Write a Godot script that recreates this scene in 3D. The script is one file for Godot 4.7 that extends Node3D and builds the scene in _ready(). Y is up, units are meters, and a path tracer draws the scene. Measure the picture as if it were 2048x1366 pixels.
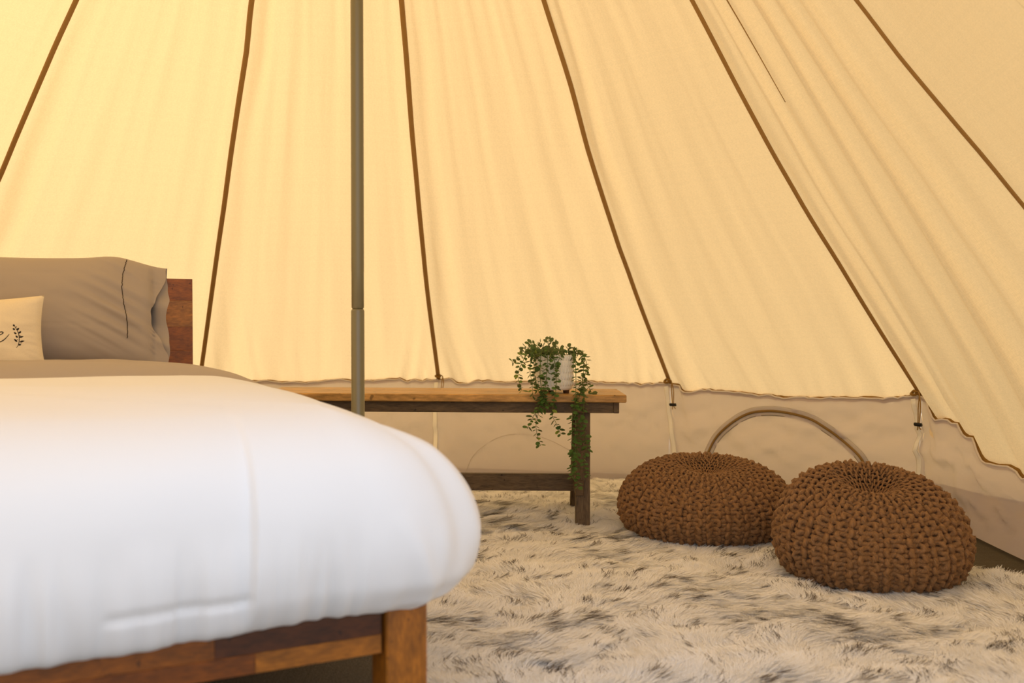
extends Node3D
# Interior of a round canvas bell tent. World: x right, y up, the tent lies towards -z from the doorway at the origin.

const EYE := 0.75
const HUB := Vector2(-0.416, 2.698)      # foot of the centre pole: x, distance from the doorway
const RAD := 2.5
const EAVE := 0.453
const PEAK := 3.006
const SEAMS := 13

var rng := RandomNumberGenerator.new()
var noise := FastNoiseLite.new()
var fine := FastNoiseLite.new()
var used := {}
var M := {}
var seam_angle := []

# ---------------------------------------------------------------- helpers
func v3(x: float, y: float, d: float) -> Vector3:
	return Vector3(x, y, -d)

func at(u: float, v: float, d: float) -> Vector3:        # the point at distance d seen at photo coordinate (u, v)
	var p := atan(38.0 / 2000.0)
	var yc := -(v - 683.0) / 2000.0
	var r := Vector3((u - 1024.0) / 2000.0, yc * cos(p) - sin(p), yc * sin(p) + cos(p))
	r *= d / r.z
	return Vector3(r.x, r.y + EYE, -d)

func numbered(called: String) -> String:
	var n: int = used.get(called, 0)
	used[called] = n + 1
	return called if n == 0 else "%s_%03d" % [called, n]

func tag(o: Node, label: String, category: String, group := "", kind := "") -> void:
	o.set_meta("label", label)
	o.set_meta("category", category)
	if group: o.set_meta("group", group)
	if kind: o.set_meta("kind", kind)

func thing(called: String, label: String, category: String, where := Vector3.ZERO, group := "", kind := "") -> Node3D:
	var o := Node3D.new()
	o.name = numbered(called)
	add_child(o, true)
	o.position = where
	tag(o, label, category, group, kind)
	return o

func part(called: String, mesh: Mesh, m: Material, parent: Node3D, where := Vector3.ZERO) -> MeshInstance3D:
	var o := MeshInstance3D.new()
	var n := 0
	var nm := called
	while parent.has_node(nm):
		n += 1
		nm = "%s_%03d" % [called, n]
	o.name = nm
	o.mesh = mesh
	o.material_override = m
	o.position = where
	parent.add_child(o, true)
	return o

func srgb(r: int, g: int, b: int) -> Color:
	return Color(r / 255.0, g / 255.0, b / 255.0)

func mat(c: Color, rough := 0.8, tex: Texture2D = null, scale := Vector3.ONE) -> StandardMaterial3D:
	var m := StandardMaterial3D.new()
	m.albedo_color = c
	m.roughness = rough
	m.metallic_specular = 0.35
	m.cull_mode = BaseMaterial3D.CULL_DISABLED
	if tex:
		m.albedo_texture = tex
		m.uv1_scale = scale
	return m

func grid(nu: int, nv: int, f: Callable, uvs := Vector2.ONE) -> ArrayMesh:
	var st := SurfaceTool.new()
	st.begin(Mesh.PRIMITIVE_TRIANGLES)
	for j in nv + 1:
		for i in nu + 1:
			var a := float(i) / nu
			var b := float(j) / nv
			st.set_uv(Vector2(a * uvs.x, b * uvs.y))
			st.add_vertex(f.call(a, b))
	var w := nu + 1
	for j in nv:
		for i in nu:
			var k := j * w + i
			for q in [k, k + 1, k + w, k + 1, k + w + 1, k + w]:
				st.add_index(q)
	st.generate_normals()
	return st.commit()

func tri(st: SurfaceTool, a: Vector3, b: Vector3, c: Vector3, mid: Vector3, grain: int, shift: Vector2) -> void:
	var n := Plane(a, b, c).normal
	var p := [a, b, c]
	if n.dot((a + b + c) / 3.0 - mid) < 0.0:
		p = [a, c, b]
		n = -n
	var nx := n.abs()
	for q: Vector3 in p:
		var o := q - mid
		var uv := Vector2(o.z, o.y)
		if nx.y > nx.x and nx.y > nx.z: uv = Vector2(o.x, o.z)
		elif nx.z > nx.x: uv = Vector2(o.x, o.y)
		if grain == 1 or (grain == 2 and nx.x < nx.z + nx.y and nx.y > nx.z): uv = Vector2(uv.y, uv.x)
		st.set_uv(uv + shift)
		st.add_vertex(q)

func add_box(st: SurfaceTool, mid: Vector3, size: Vector3, bevel := 0.004, shift := Vector2.ZERO, basis := Basis()) -> void:
	var h := size * 0.5
	var b := minf(bevel, minf(h.x, minf(h.y, h.z)) * 0.6)
	var grain := 0
	if size.y > size.x and size.y > size.z: grain = 1
	elif size.z > size.x: grain = 2
	st.set_smooth_group(-1)
	var c := func(sx: int, sy: int, sz: int, ax: int) -> Vector3:
		var q := Vector3(sx * (h.x - b), sy * (h.y - b), sz * (h.z - b))
		q[ax] += [sx, sy, sz][ax] * b
		return mid + basis * q
	var quads := []
	for s in [-1, 1]:
		quads.append([c.call(s, -1, -1, 0), c.call(s, 1, -1, 0), c.call(s, 1, 1, 0), c.call(s, -1, 1, 0)])
		quads.append([c.call(-1, s, -1, 1), c.call(1, s, -1, 1), c.call(1, s, 1, 1), c.call(-1, s, 1, 1)])
		quads.append([c.call(-1, -1, s, 2), c.call(1, -1, s, 2), c.call(1, 1, s, 2), c.call(-1, 1, s, 2)])
		for t in [-1, 1]:
			quads.append([c.call(s, t, -1, 0), c.call(s, t, 1, 0), c.call(s, t, 1, 1), c.call(s, t, -1, 1)])
			quads.append([c.call(s, -1, t, 0), c.call(s, 1, t, 0), c.call(s, 1, t, 2), c.call(s, -1, t, 2)])
			quads.append([c.call(-1, s, t, 1), c.call(1, s, t, 1), c.call(1, s, t, 2), c.call(-1, s, t, 2)])
			for w in [-1, 1]:
				tri(st, c.call(s, t, w, 0), c.call(s, t, w, 1), c.call(s, t, w, 2), mid, grain, shift)
	for q in quads:
		tri(st, q[0], q[1], q[2], mid, grain, shift)
		tri(st, q[0], q[2], q[3], mid, grain, shift)

func box(size: Vector3, bevel := 0.004, shift := Vector2.ZERO, mid := Vector3.ZERO, basis := Basis()) -> ArrayMesh:
	var st := SurfaceTool.new()
	st.begin(Mesh.PRIMITIVE_TRIANGLES)
	add_box(st, mid, size, bevel, shift, basis)
	st.generate_normals()
	return st.commit()

func spline(p: Array, n: int) -> Array:                   # Catmull-Rom through p, n steps per span
	var out := []
	for i in p.size() - 1:
		var a = p[maxi(i - 1, 0)]
		var b = p[i]
		var c = p[i + 1]
		var d = p[mini(i + 2, p.size() - 1)]
		for k in n:
			var t := float(k) / n
			out.append(0.5 * ((2.0 * b) + (c - a) * t + (2.0 * a - 5.0 * b + 4.0 * c - d) * t * t + (3.0 * b - a - 3.0 * c + d) * t * t * t))
	out.append(p[p.size() - 1])
	return out

func add_tube(st: SurfaceTool, p: Array, r: float, sides := 6, r_end := -1.0, flat := 1.0, face := Vector3.ZERO, base := 0) -> int:
	var n := p.size()
	var side := Vector3.ZERO
	var run := 0.0
	st.set_smooth_group(0)
	for i in n:
		var d: Vector3 = (p[mini(i + 1, n - 1)] - p[maxi(i - 1, 0)]).normalized()
		var up := face if face != Vector3.ZERO else (side if side != Vector3.ZERO else (Vector3.UP if absf(d.y) < 0.9 else Vector3.RIGHT))
		side = (up - d * up.dot(d)).normalized()
		var other := d.cross(side)
		var rr := r if r_end < 0.0 else lerpf(r, r_end, float(i) / (n - 1))
		if i: run += (p[i] - p[i - 1]).length()
		for k in sides + 1:
			var a := TAU * k / sides
			st.set_uv(Vector2(run, float(k) / sides))
			st.add_vertex(p[i] + other * cos(a) * rr + side * sin(a) * rr * flat)
	var w := sides + 1
	for i in n - 1:
		for k in sides:
			var q := base + i * w + k
			for e in [q, q + w, q + 1, q + 1, q + w, q + w + 1]:
				st.add_index(e)
	for e in [0, n - 1]:
		for k in range(1, sides - 1):
			for g in ([0, k, k + 1] if e == 0 else [0, k + 1, k]):
				st.add_index(base + e * w + g)
	return base + n * w

func tube(p: Array, r: float, sides := 6, r_end := -1.0, flat := 1.0, face := Vector3.ZERO) -> ArrayMesh:
	var st := SurfaceTool.new()
	st.begin(Mesh.PRIMITIVE_TRIANGLES)
	add_tube(st, p, r, sides, r_end, flat, face)
	st.generate_normals()
	return st.commit()

func lathe(p: Array, sides: int) -> ArrayMesh:             # p: Vector2(radius, height), bottom to top
	return grid(sides, p.size() - 1, func(a: float, b: float) -> Vector3:
		var q: Vector2 = p[int(round(b * (p.size() - 1)))]
		return Vector3(q.x * cos(-a * TAU), q.y, q.x * sin(-a * TAU)), Vector2(1, 1))

func n1(x: float, y := 0.0) -> float:
	return noise.get_noise_2d(x, y)

func bell(x: float, mid: float, wide: float) -> float:
	return exp(-pow((x - mid) / wide, 2.0))

# ---------------------------------------------------------------- textures
func tex(w: int, h: int, f: Callable) -> ImageTexture:
	var im := Image.create(w, h, false, Image.FORMAT_RGB8)
	for y in h:
		for x in w:
			im.set_pixel(x, y, f.call(x, y))
	return ImageTexture.create_from_image(im)

func make_materials() -> void:
	# plain-weave cloth: threads of uneven thickness both ways
	var rows := []
	var cols := []
	for i in 512:
		rows.append(rng.randf())
		cols.append(rng.randf())
	var weave := tex(512, 512, func(x: int, y: int) -> Color:
		var slub := fine.get_noise_2d(x * 0.9, y * 9.0) + fine.get_noise_2d(x * 9.0 + 900.0, y * 0.9)
		var v: float = 0.95 + 0.02 * (rows[y] + cols[x] - 1.0) + 0.032 * slub + 0.02 * (rng.randf() - 0.5)
		return Color(v, v * 0.995, v * 0.985))
	var grain := tex(1024, 256, func(x: int, y: int) -> Color:
		var warp := 9.0 * fine.get_noise_2d(x * 0.35, y * 0.5)
		var v := 0.80 + 0.16 * fine.get_noise_2d(x * 0.28, (y + warp) * 3.2) + 0.14 * fine.get_noise_2d(x * 1.1 + 500.0, y * 14.0) + 0.05 * (rng.randf() - 0.5)
		if fine.get_noise_2d(x * 0.9 + 3000.0, y * 2.2) > 0.60: v *= 0.72
		return Color(v, v * 0.96, v * 0.9).clamp())
	var fibre := tex(256, 64, func(x: int, y: int) -> Color:
		var s := fposmod(y * 2.0 + x * 1.0, 64.0)
		var v := 0.72 + 0.30 * fine.get_noise_2d(x * 0.8, s * 14.0) + 0.26 * fine.get_noise_2d(x * 2.0 + 700.0, s * 30.0)
		return Color(v, v * 0.95, v * 0.88).clamp())
	var speck := tex(256, 256, func(x: int, y: int) -> Color:
		var v := 0.62 + 0.34 * (rng.randf() - 0.5) + 0.22 * fine.get_noise_2d(x * 9.0, y * 9.0)
		return Color(v, v, v).clamp())
	M.weave = weave
	M.grain = grain

	M.canvas = mat(srgb(250, 222, 168), 0.9, weave, Vector3(4.6, 4.6, 1))
	M.canvas.backlight_enabled = true
	M.canvas.backlight = Color(1.0, 0.96, 0.90)
	M.canvas.metallic_specular = 0.1
	M.seam = mat(srgb(176, 136, 78), 0.85, weave, Vector3(8, 8, 1))
	M.hem = mat(srgb(150, 112, 50), 0.9, weave, Vector3(4, 4, 1))
	M.mesh = mat(srgb(206, 194, 198), 0.8)
	M.mesh.transparency = BaseMaterial3D.TRANSPARENCY_ALPHA
	M.mesh.albedo_color.a = 0.80
	M.mesh.backlight_enabled = true
	M.mesh.backlight = Color(0.8, 0.8, 0.8)
	M.mesh_hem = mat(srgb(214, 202, 190), 0.8)
	M.strap = mat(srgb(250, 246, 236), 0.8, weave, Vector3(10, 10, 1))
	M.zip = mat(srgb(134, 104, 52), 0.6)
	M.zip_tape = mat(srgb(204, 194, 188), 0.8, weave, Vector3(10, 10, 1))
	M.sheet = mat(srgb(112, 104, 96), 0.55)
	M.cord = mat(srgb(150, 116, 62), 0.8)
	M.black = mat(srgb(22, 20, 20), 0.4)
	M.carpet = mat(srgb(150, 138, 120), 1.0, speck, Vector3(5, 5, 5))
	M.carpet.uv1_triplanar = true
	M.ground = mat(srgb(206, 204, 194), 1.0)
	M.pole = mat(srgb(112, 102, 70), 0.34)
	M.pole.metallic_specular = 0.6
	M.duvet = mat(srgb(232, 233, 236), 0.85)
	M.duvet.rim_enabled = true
	M.duvet.rim = 0.2
	M.taupe = mat(srgb(168, 155, 142), 0.7)
	M.taupe.rim_enabled = true
	M.taupe.rim = 0.25
	M.thread = mat(srgb(70, 58, 46), 0.9)
	M.wood = []
	for c in [srgb(192, 122, 36), srgb(176, 104, 24), srgb(154, 86, 18), srgb(200, 138, 56), srgb(100, 54, 20)]:
		var w := mat(c, 0.42, grain, Vector3(1.6, 2.2, 1))
		w.metallic_specular = 0.5
		M.wood.append(w)
	M.top = mat(srgb(226, 180, 110), 0.4, grain, Vector3(0.8, 1.6, 1))
	M.dark = mat(srgb(122, 104, 80), 0.55, grain, Vector3(1.2, 3.0, 1))
	M.rope = mat(srgb(186, 144, 100), 0.62, fibre, Vector3(14, 1, 1))
	M.rope.rim_enabled = true
	M.rope.rim = 0.3
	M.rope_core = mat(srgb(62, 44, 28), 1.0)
	M.pot = mat(srgb(246, 242, 232), 0.55)
	M.soil = mat(srgb(60, 46, 32), 1.0)
	M.feet = mat(srgb(96, 66, 40), 0.6)
	M.stem = mat(srgb(84, 104, 42), 0.7)
	M.leaf = []
	for c in [srgb(62, 98, 40), srgb(84, 118, 46), srgb(44, 76, 34), srgb(120, 138, 54)]:
		var l := mat(c, 0.5)
		l.backlight_enabled = true
		l.backlight = Color(0.5, 0.5, 0.4)
		M.leaf.append(l)
	M.fur_base = mat(srgb(250, 246, 240), 1.0)
	M.fur = mat(Color.WHITE, 0.7)
	M.fur.vertex_color_use_as_albedo = true
	M.fur.metallic_specular = 0.2
	M.fur.backlight_enabled = true
	M.fur.backlight = Color(0.7, 0.7, 0.7)

# ---------------------------------------------------------------- the tent
func profile(t: float) -> Vector2:                        # radius, height of the roof, from eave (0) to peak (1)
	var s := -0.0643 * sin(PI * t) + 0.0363 * sin(TAU * t)
	return Vector2(RAD * (1.0 - t) - 0.7 * s, EAVE + (PEAK - EAVE) * t - 0.7 * s)

func angle_of(k: int, t: float) -> float:
	k = posmod(k, SEAMS)
	var p: Array = seam_angle[k]
	if t <= p[0].x: return p[0].y
	for i in p.size() - 1:
		if t <= p[i + 1].x:
			return lerpf(p[i].y, p[i + 1].y, smoothstep(0.0, 1.0, (t - p[i].x) / (p[i + 1].x - p[i].x)) * 0.5 + 0.5 * (t - p[i].x) / (p[i + 1].x - p[i].x))
	return p[p.size() - 1].y

func round_at(a: float, r: float, h: float) -> Vector3:
	return v3(HUB.x + r * sin(a), h, HUB.y + r * cos(a))

func seam_point(k: int, t: float) -> Vector3:
	var q := profile(t)
	return round_at(angle_of(k, t), q.x, q.y)

func eave_sag(k: int, u: float) -> float:
	match k:
		4: return 0.215 * pow(sin(PI * clampf(u, 0.0, 1.0)), 1.5)
		3: return 0.048 * sin(PI * u) + 0.006 * n1(u * 60.0, 7.0)
		2: return 0.016 * sin(PI * u) + 0.008 * n1(u * 90.0, 17.0)
		1: return 0.010 * sin(PI * u) + 0.010 * n1(u * 90.0, 27.0)
	return 0.03 * sin(PI * u)

func roof_point(k: int, u: float, t: float) -> Vector3:
	var a := seam_point(k, t)
	var b := seam_point(k + 1, t)
	var p := a.lerp(b, u)
	var across := (b - a).normalized()
	var along := (seam_point(k, minf(t + 0.01, 1.0)).lerp(seam_point(k + 1, minf(t + 0.01, 1.0)), u) - p).normalized()
	var inward := across.cross(along).normalized()
	if inward.dot(v3(HUB.x, p.y, HUB.y) - p) < 0.0: inward = -inward
	var wide := (b - a).length()
	var edge := minf(u, 1.0 - u)
	var free := smoothstep(0.0, 0.06, edge)
	var d := -0.018 * 4.0 * u * (1.0 - u) * (1.0 - t)
	# soft folds that run up the cloth beside the seams
	d += free * wide * 0.036 * bell(u, 0.10 + 0.03 * n1(t * 70.0, k * 31.0), 0.045) * (0.6 + 0.6 * n1(t * 45.0, k * 57.0 + 5.0))
	d += free * wide * 0.018 * bell(u, 0.90, 0.05) * (0.5 + 0.8 * n1(t * 45.0, k * 71.0 + 9.0))
	d += free * 0.008 * n1(u * 130.0 + k * 211.0, t * 26.0 + u * 20.0)
	d += free * 0.0012 * n1(u * 620.0 + k * 77.0, t * 160.0)
	# gathers above the eave, fanning out of the corners
	var low := exp(-t / 0.07)
	var fan := u + t * (0.9 if u < 0.5 else -0.9) * 0.6
	d += free * low * 0.012 * n1(fan * 420.0 + k * 97.0, 3.0) * (0.35 + 1.3 * bell(edge, 0.0, 0.22))
	if k == 4:
		for f in [[0.12, 0.05, 0.009], [0.215, 0.022, 0.012], [0.33, 0.05, 0.018], [0.46, 0.022, 0.012], [0.60, 0.028, 0.016], [0.74, 0.03, 0.012]]:
			d += 2.2 * free * f[2] * bell(u + 0.05 * t * sin(f[0] * 40.0) + 0.012 * n1(t * 60.0, f[0] * 900.0), f[0], f[1]) * (0.35 + 0.65 * (1.0 - t))
		d += 0.05 * pow(sin(PI * u), 1.5) * exp(-t / 0.15)
	elif k == 5:
		d += 0.004 * sin(u * 9.0 + t * 3.0) * free * (1.0 - t)
	p += inward * d
	p.y -= eave_sag(k, u) * pow(1.0 - t, 5.0)
	return p

func build_tent() -> void:
	var fitted := [
		[[0.319, -0.994], [0.377, -0.997], [0.427, -0.998], [0.472, -0.999], [0.521, -0.997]],
		[[0.0, -0.468], [0.292, -0.478], [0.388, -0.482], [0.452, -0.483], [0.5, -0.483], [0.561, -0.493]],
		[[0.0, 0.0137], [0.22, 0.005], [0.336, 0.002], [0.425, -0.001], [0.505, -0.001], [0.574, -0.003]],
		[[0.0, 0.497], [0.207, 0.488], [0.239, 0.485], [0.382, 0.481], [0.467, 0.487], [0.562, 0.483]],
		[[0.0, 0.987], [0.194, 0.983], [0.289, 0.975], [0.36, 0.971], [0.427, 0.97], [0.523, 0.973]],
		[[0.246, 1.478], [0.293, 1.48], [0.339, 1.476], [0.401, 1.47], [0.457, 1.474]]]
	for k in SEAMS:
		var p := []
		if k < 6:
			for q in fitted[k]: p.append(Vector2(q[0], q[1]))
		else:
			p.append(Vector2(0, lerpf(1.476, TAU - 0.996, (k - 5) / 8.0)))
		seam_angle.append(p)

	var roof := thing("ceiling", "sloping cream canvas roof of the bell tent, sewn from tapering panels round the pole", "tent roof", Vector3.ZERO, "", "structure")
	for k in SEAMS:
		var from := 0.54 if k == 7 or k == 8 else 0.0     # the doorway: its two panels are open below head height
		var seen: bool = k < 6 or k == 12
		var nu := 72 if seen else 16
		var nv := 70 if seen else 20
		part("canvas_panel", grid(nu, nv, func(a: float, b: float) -> Vector3: return roof_point(k, a, from + (0.985 - from) * pow(b, 1.25)), Vector2(1.1, 3.4)), M.canvas, roof)
	for k in SEAMS:
		var line := []
		for i in 50:
			var from := 0.54 if k == 8 else 0.0
			var t := from + (0.985 - from) * i / 49.0
			var p := seam_point(k, t)
			line.append(p + (v3(HUB.x, p.y + 0.6, HUB.y) - p).normalized() * 0.004)
		part("seam", tube(line, 0.0105, 8, 0.0105, 0.42, round_at(angle_of(k, 0.3), 1.0, 0.0) - v3(HUB.x, 0.0, HUB.y)), M.seam, roof)
	var crease := []
	for i in 16:
		crease.append(roof_point(4, 0.29, 0.40 + 0.20 * i / 15.0) + (v3(HUB.x, 1.6, HUB.y) - roof_point(4, 0.29, 0.45)).normalized() * 0.002)
	part("stitched_tuck", tube(crease, 0.0012, 5, 0.0042), M.seam, roof)
	# the eave hem, a narrow olive band under the edge of each panel
	for k in [12, 0, 1, 2, 3, 4, 5]:
		part("hem", grid(60, 3, func(a: float, b: float) -> Vector3:
			var p := roof_point(k, a, 0.0)
			var out := (p - v3(HUB.x, p.y, HUB.y)).normalized()
			return p - out * (0.004 + 0.012 * b) + Vector3(0, 0.004 - 0.022 * b + 0.003 * n1(a * 160.0, k * 9.0), 0), Vector2(1, 0.02)), M.hem, roof)
	var cap: Array = [Vector2(0.10, 2.90), Vector2(0.07, 2.96), Vector2(0.02, 3.03), Vector2(0.0, 3.04)]
	part("peak_cap", lathe(cap, 24), M.seam, roof, v3(HUB.x, 0.0, HUB.y))

	# low wall: canvas outside, groundsheet lip, sheer liner inside
	var left := thing("wall_left", "low canvas wall on the bed side of the tent", "tent wall", Vector3.ZERO, "", "structure")
	var back := thing("wall_back", "low back wall of the tent with a sheer greyish liner and zipped arch", "tent wall", Vector3.ZERO, "", "structure")
	var right := thing("wall_right", "low wall at the right with a loose sheer liner over dark groundsheet", "tent wall", Vector3.ZERO, "", "structure")
	for k in SEAMS:
		if k == 7 or k == 8: continue
		var side: Node3D = back if k in [1, 2, 3] else (right if k in [4, 5, 6] else left)
		part("canvas_skirt", grid(30, 8, func(a: float, b: float) -> Vector3:
			var p := roof_point(k, a, 0.0)
			var out := (p - v3(HUB.x, p.y, HUB.y)).normalized()
			return Vector3(p.x, lerpf(p.y + 0.01, -0.03, b), p.z) + out * (0.006 - 0.03 * b + 0.012 * n1(a * 120.0 + k * 50.0, b * 60.0)), Vector2(1.1, 0.45)), M.canvas, side)
		part("groundsheet_lip", grid(30, 4, func(a: float, b: float) -> Vector3:
			var p := foot(k).lerp(foot(k + 1), a)
			if k >= 4: p = round_at(angle_of(k, 0.0), 2.40, 0.0).lerp(round_at(angle_of(k + 1, 0.0), 2.40, 0.0), a)
			var out := (p - v3(HUB.x, p.y, HUB.y)).normalized()
			return p + out * (0.012 * b + 0.05) + Vector3(0, lip(k, a) * (1.0 - b) + 0.005 * n1(a * 90.0, 4.0), 0), Vector2(1.1, 0.1)), M.sheet, side)
		part("liner", grid(60, 24, func(a: float, b: float) -> Vector3: return liner_point(k, a, b), Vector2(1.1, 0.45)), M.mesh, side)
		if k < 6:
			var top := []
			for i in 61: top.append(liner_point(k, i / 60.0, 0.0))
			part("liner_hem", tube(top, 0.0045, 6), M.mesh_hem, side)
	for k in [2, 3, 4]:
		var side: Node3D = right if k == 4 else back
		var line := []
		for i in 14:
			var b := i / 13.0
			var p := liner_point(k, 0.0, 0.02 + 0.86 * b)
			line.append(p + (v3(HUB.x, p.y, HUB.y) - p).normalized() * 0.012 + Vector3(0.0025 * sin(b * 7.0 + k) - 0.012, 0, 0))
		part("strap", tube(line, 0.011, 8, 0.011, 0.14, v3(HUB.x, 0, HUB.y) - Vector3(line[0].x, 0, line[0].z)), M.strap, side)
	# the zipped arch of the window in the liner
	var arch := []
	for q in [[1406, 950], [1411, 924], [1432, 878], [1462, 848], [1496, 828], [1529, 822], [1569, 824], [1618, 836], [1652, 855], [1685, 879], [1718, 909], [1733, 933], [1745, 961], [1752, 985]]:
		arch.append(on_liner(3, q[0], q[1]))
	arch = spline(arch, 5)
	var inner: Vector3 = (v3(HUB.x, 0.3, HUB.y) - arch[30]).normalized()
	var tape_line := []
	var zip_line := []
	for p in arch:
		tape_line.append(p + inner * 0.006)
		zip_line.append(p + inner * 0.010)
	part("zip_tape", tube(tape_line, 0.022, 8, 0.022, 0.05, inner), M.zip_tape, back)
	part("zip", tube(zip_line, 0.0058, 8, 0.0058, 0.6, inner), M.zip, back)
	var faint := []
	for q in [[930, 950], [945, 915], [968, 892], [1000, 874], [1036, 868], [1090, 876], [1140, 900]]:
		faint.append(on_liner(2, q[0], q[1]) + inner * 0.004)
	part("window_stitching", tube(spline(faint, 5), 0.0012, 6), M.zip_tape, back)

func lip(k: int, a: float) -> float:                       # height of the groundsheet's upturned edge
	if k >= 4: return 0.115
	return lerpf(0.012, 0.075, smoothstep(0.3, 0.7, a)) if k == 3 else 0.012

func foot(k: int) -> Vector3:                             # where the liner meets the groundsheet below seam k
	match posmod(k, SEAMS):
		2: return v3(-0.36, 0.0, 4.78)
		3: return v3(0.79, 0.0, 4.70)
		4: return v3(1.62, 0.0, 3.93)
		5: return v3(1.60, 0.0, 2.55)
		6: return round_at(angle_of(6, 0.0), 2.15, 0.0)
	return round_at(angle_of(k, 0.0), 2.30, 0.0)

func liner_point(k: int, a: float, b: float) -> Vector3:
	var p := roof_point(k, a, 0.0)
	var out := (p - v3(HUB.x, p.y, HUB.y)).normalized()
	p += -out * 0.022 + Vector3(0, -0.003 + 0.005 * n1(a * 260.0, k * 13.0), 0)
	var q := foot(k).lerp(foot(k + 1), a)
	q.y = 0.012 if k >= 4 else lip(k, a) - 0.006
	if k == 4:
		q += Vector3(-0.02, 0, 0) * sin(PI * a)
	var r := p.lerp(q, b)
	var free := sin(PI * b)
	var w := 0.032 * n1(a * 55.0 + b * 45.0 + k * 300.0, b * 25.0 - a * 30.0) + 0.022 * n1(a * 170.0 - b * 60.0, b * 70.0 + k * 40.0)
	w += 0.022 * exp(-b / 0.2) * n1(a * 260.0 + k * 19.0, 2.0)
	for f in [0.35, 0.62, 0.80, 1.02, 1.25]:                # creases fanning out of the two upper corners
		w -= 0.006 * bell(a * sin(f) - b * 0.45 * cos(f), 0.0, 0.008 + 0.02 * a) * smoothstep(0.02, 0.15, a) * (1.0 - smoothstep(0.35, 0.75, a))
		w -= 0.005 * bell((1.0 - a) * sin(f + 0.1) - b * 0.45 * cos(f + 0.1), 0.0, 0.008 + 0.02 * (1.0 - a)) * smoothstep(0.02, 0.15, 1.0 - a) * (1.0 - smoothstep(0.35, 0.75, 1.0 - a))
	if k == 4:
		w += 0.014 * bell(a * 1.3 - b * 0.45, 0.05, 0.05) + 0.012 * bell(a * 1.3 - b * 0.6, 0.22, 0.035)
	return r - out * free * (w - 0.022)

func on_liner(k: int, u: float, v: float) -> Vector3:      # the point of liner k nearest to the ray through (u, v)
	var eye := Vector3(0, EYE, 0)
	var ray := (at(u, v, 1.0) - eye).normalized()
	var best := 1e9
	var hit := Vector3.ZERO
	for i in 81:
		for j in 41:
			var p := liner_point(k, i / 80.0, j / 40.0)
			var o := p - eye
			var e := (o - ray * o.dot(ray)).length()
			if e < best:
				best = e
				hit = p
	return eye + ray * (hit - eye).dot(ray)

func build_pole() -> void:
	var o := thing("tent_pole", "straight olive-grey metal pole holding up the middle of the tent", "tent pole", v3(HUB.x, 0.0, HUB.y))
	var r := 0.0178
	var joint := at(720, 618, HUB.y).y
	part("lower_tube", lathe([Vector2(0.0, 0.0), Vector2(0.03, 0.0), Vector2(0.03, 0.006), Vector2(r, 0.012), Vector2(r, joint - 0.006), Vector2(r - 0.0012, joint - 0.002), Vector2(r - 0.0028, joint), Vector2(0.0, joint)], 40), M.pole, o)
	var ru := 0.0168
	part("upper_tube", lathe([Vector2(0.0, joint), Vector2(ru - 0.003, joint), Vector2(ru, joint + 0.004), Vector2(ru, joint + 0.10), Vector2(ru + 0.0003, joint + 0.101), Vector2(ru + 0.0003, 2.93), Vector2(0.0, 2.95)], 40), M.pole, o)

func cord(k: int, where: String, len: float) -> void:
	var top := liner_point(k, 0.0, 0.0)
	var down := (liner_point(k, 0.0, 0.5) - top).normalized()
	var inn := v3(HUB.x, top.y, HUB.y) - top
	inn = (inn - down * inn.dot(down)).normalized()
	var o := thing("cord_loop", "tan cord loop with black toggle hanging at the eave " + where, "cord", top + inn * 0.026, "cord loops at the eave corners")
	o.basis = Basis(-down.cross(inn), -down, inn)
	var knot := []
	for i in 17:
		var a := TAU * i / 16.0
		knot.append(Vector3(0.011 * cos(a), 0.010 + 0.008 * sin(a), 0.004 * sin(2.0 * a)))
	part("knot", tube(knot, 0.006, 8), M.hem, o)
	for s in [-1, 1]:
		part("cord", tube(spline([Vector3(0.008, 0.012, 0), Vector3(0.024, 0.006, 0.002 * s), Vector3(0.026 + 0.005 * s, -len * 0.4, 0.002), Vector3(0.020 + 0.003 * s, -len, 0.002), Vector3(0.022 + 0.008 * s, -len - 0.022, 0.002)], 8), 0.0022, 6), M.cord, o)
	part("toggle", tube([Vector3(0.004, -len + 0.003, 0.004), Vector3(0.006, -len + 0.003, 0.004), Vector3(0.034, -len - 0.004, 0.006), Vector3(0.036, -len - 0.004, 0.006)], 0.0074, 12), M.black, o)

# ---------------------------------------------------------------- the bed
const BED_TURN := 0.48274
const BED_AT := Vector2(-0.137, 1.611)

func bed(s: float, y: float, t: float) -> Vector3:         # s leftwards from the right rail, t from foot to head
	return v3(BED_AT.x - s * cos(BED_TURN) - t * sin(BED_TURN), y, BED_AT.y - s * sin(BED_TURN) + t * cos(BED_TURN))

func staves(parent: Node3D, length: float, rows: Array, thick: float, start: int, axis: Callable, cuts: Array) -> void:
	# laminated timber: rows of blocks end to end; axis(mid along, mid up, size) -> transform is left to the caller
	var k := start
	var y := 0.0
	for r in rows.size():
		var x := 0.0
		var i := 0
		while x < length - 0.001:
			var l: float = minf(cuts[(i + r * 2) % cuts.size()], length - x)
			if length - x - l < 0.08: l = length - x
			var tone := [0, 3, 4, 1, 0, 2, 3, 1, 0, 4, 1, 3]
			var proud := 0.0004 * ((k * 7) % 3)
			var o := part("stave", box(Vector3(l, rows[r], thick + proud), 0.0005, Vector2(k * 0.37, k * 0.21)), M.wood[tone[k % tone.size()]], parent)
			o.transform = axis.call(x + l * 0.5, y + rows[r] * 0.5)
			x += l
			i += 1
			k += 1
		y += rows[r]

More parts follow.
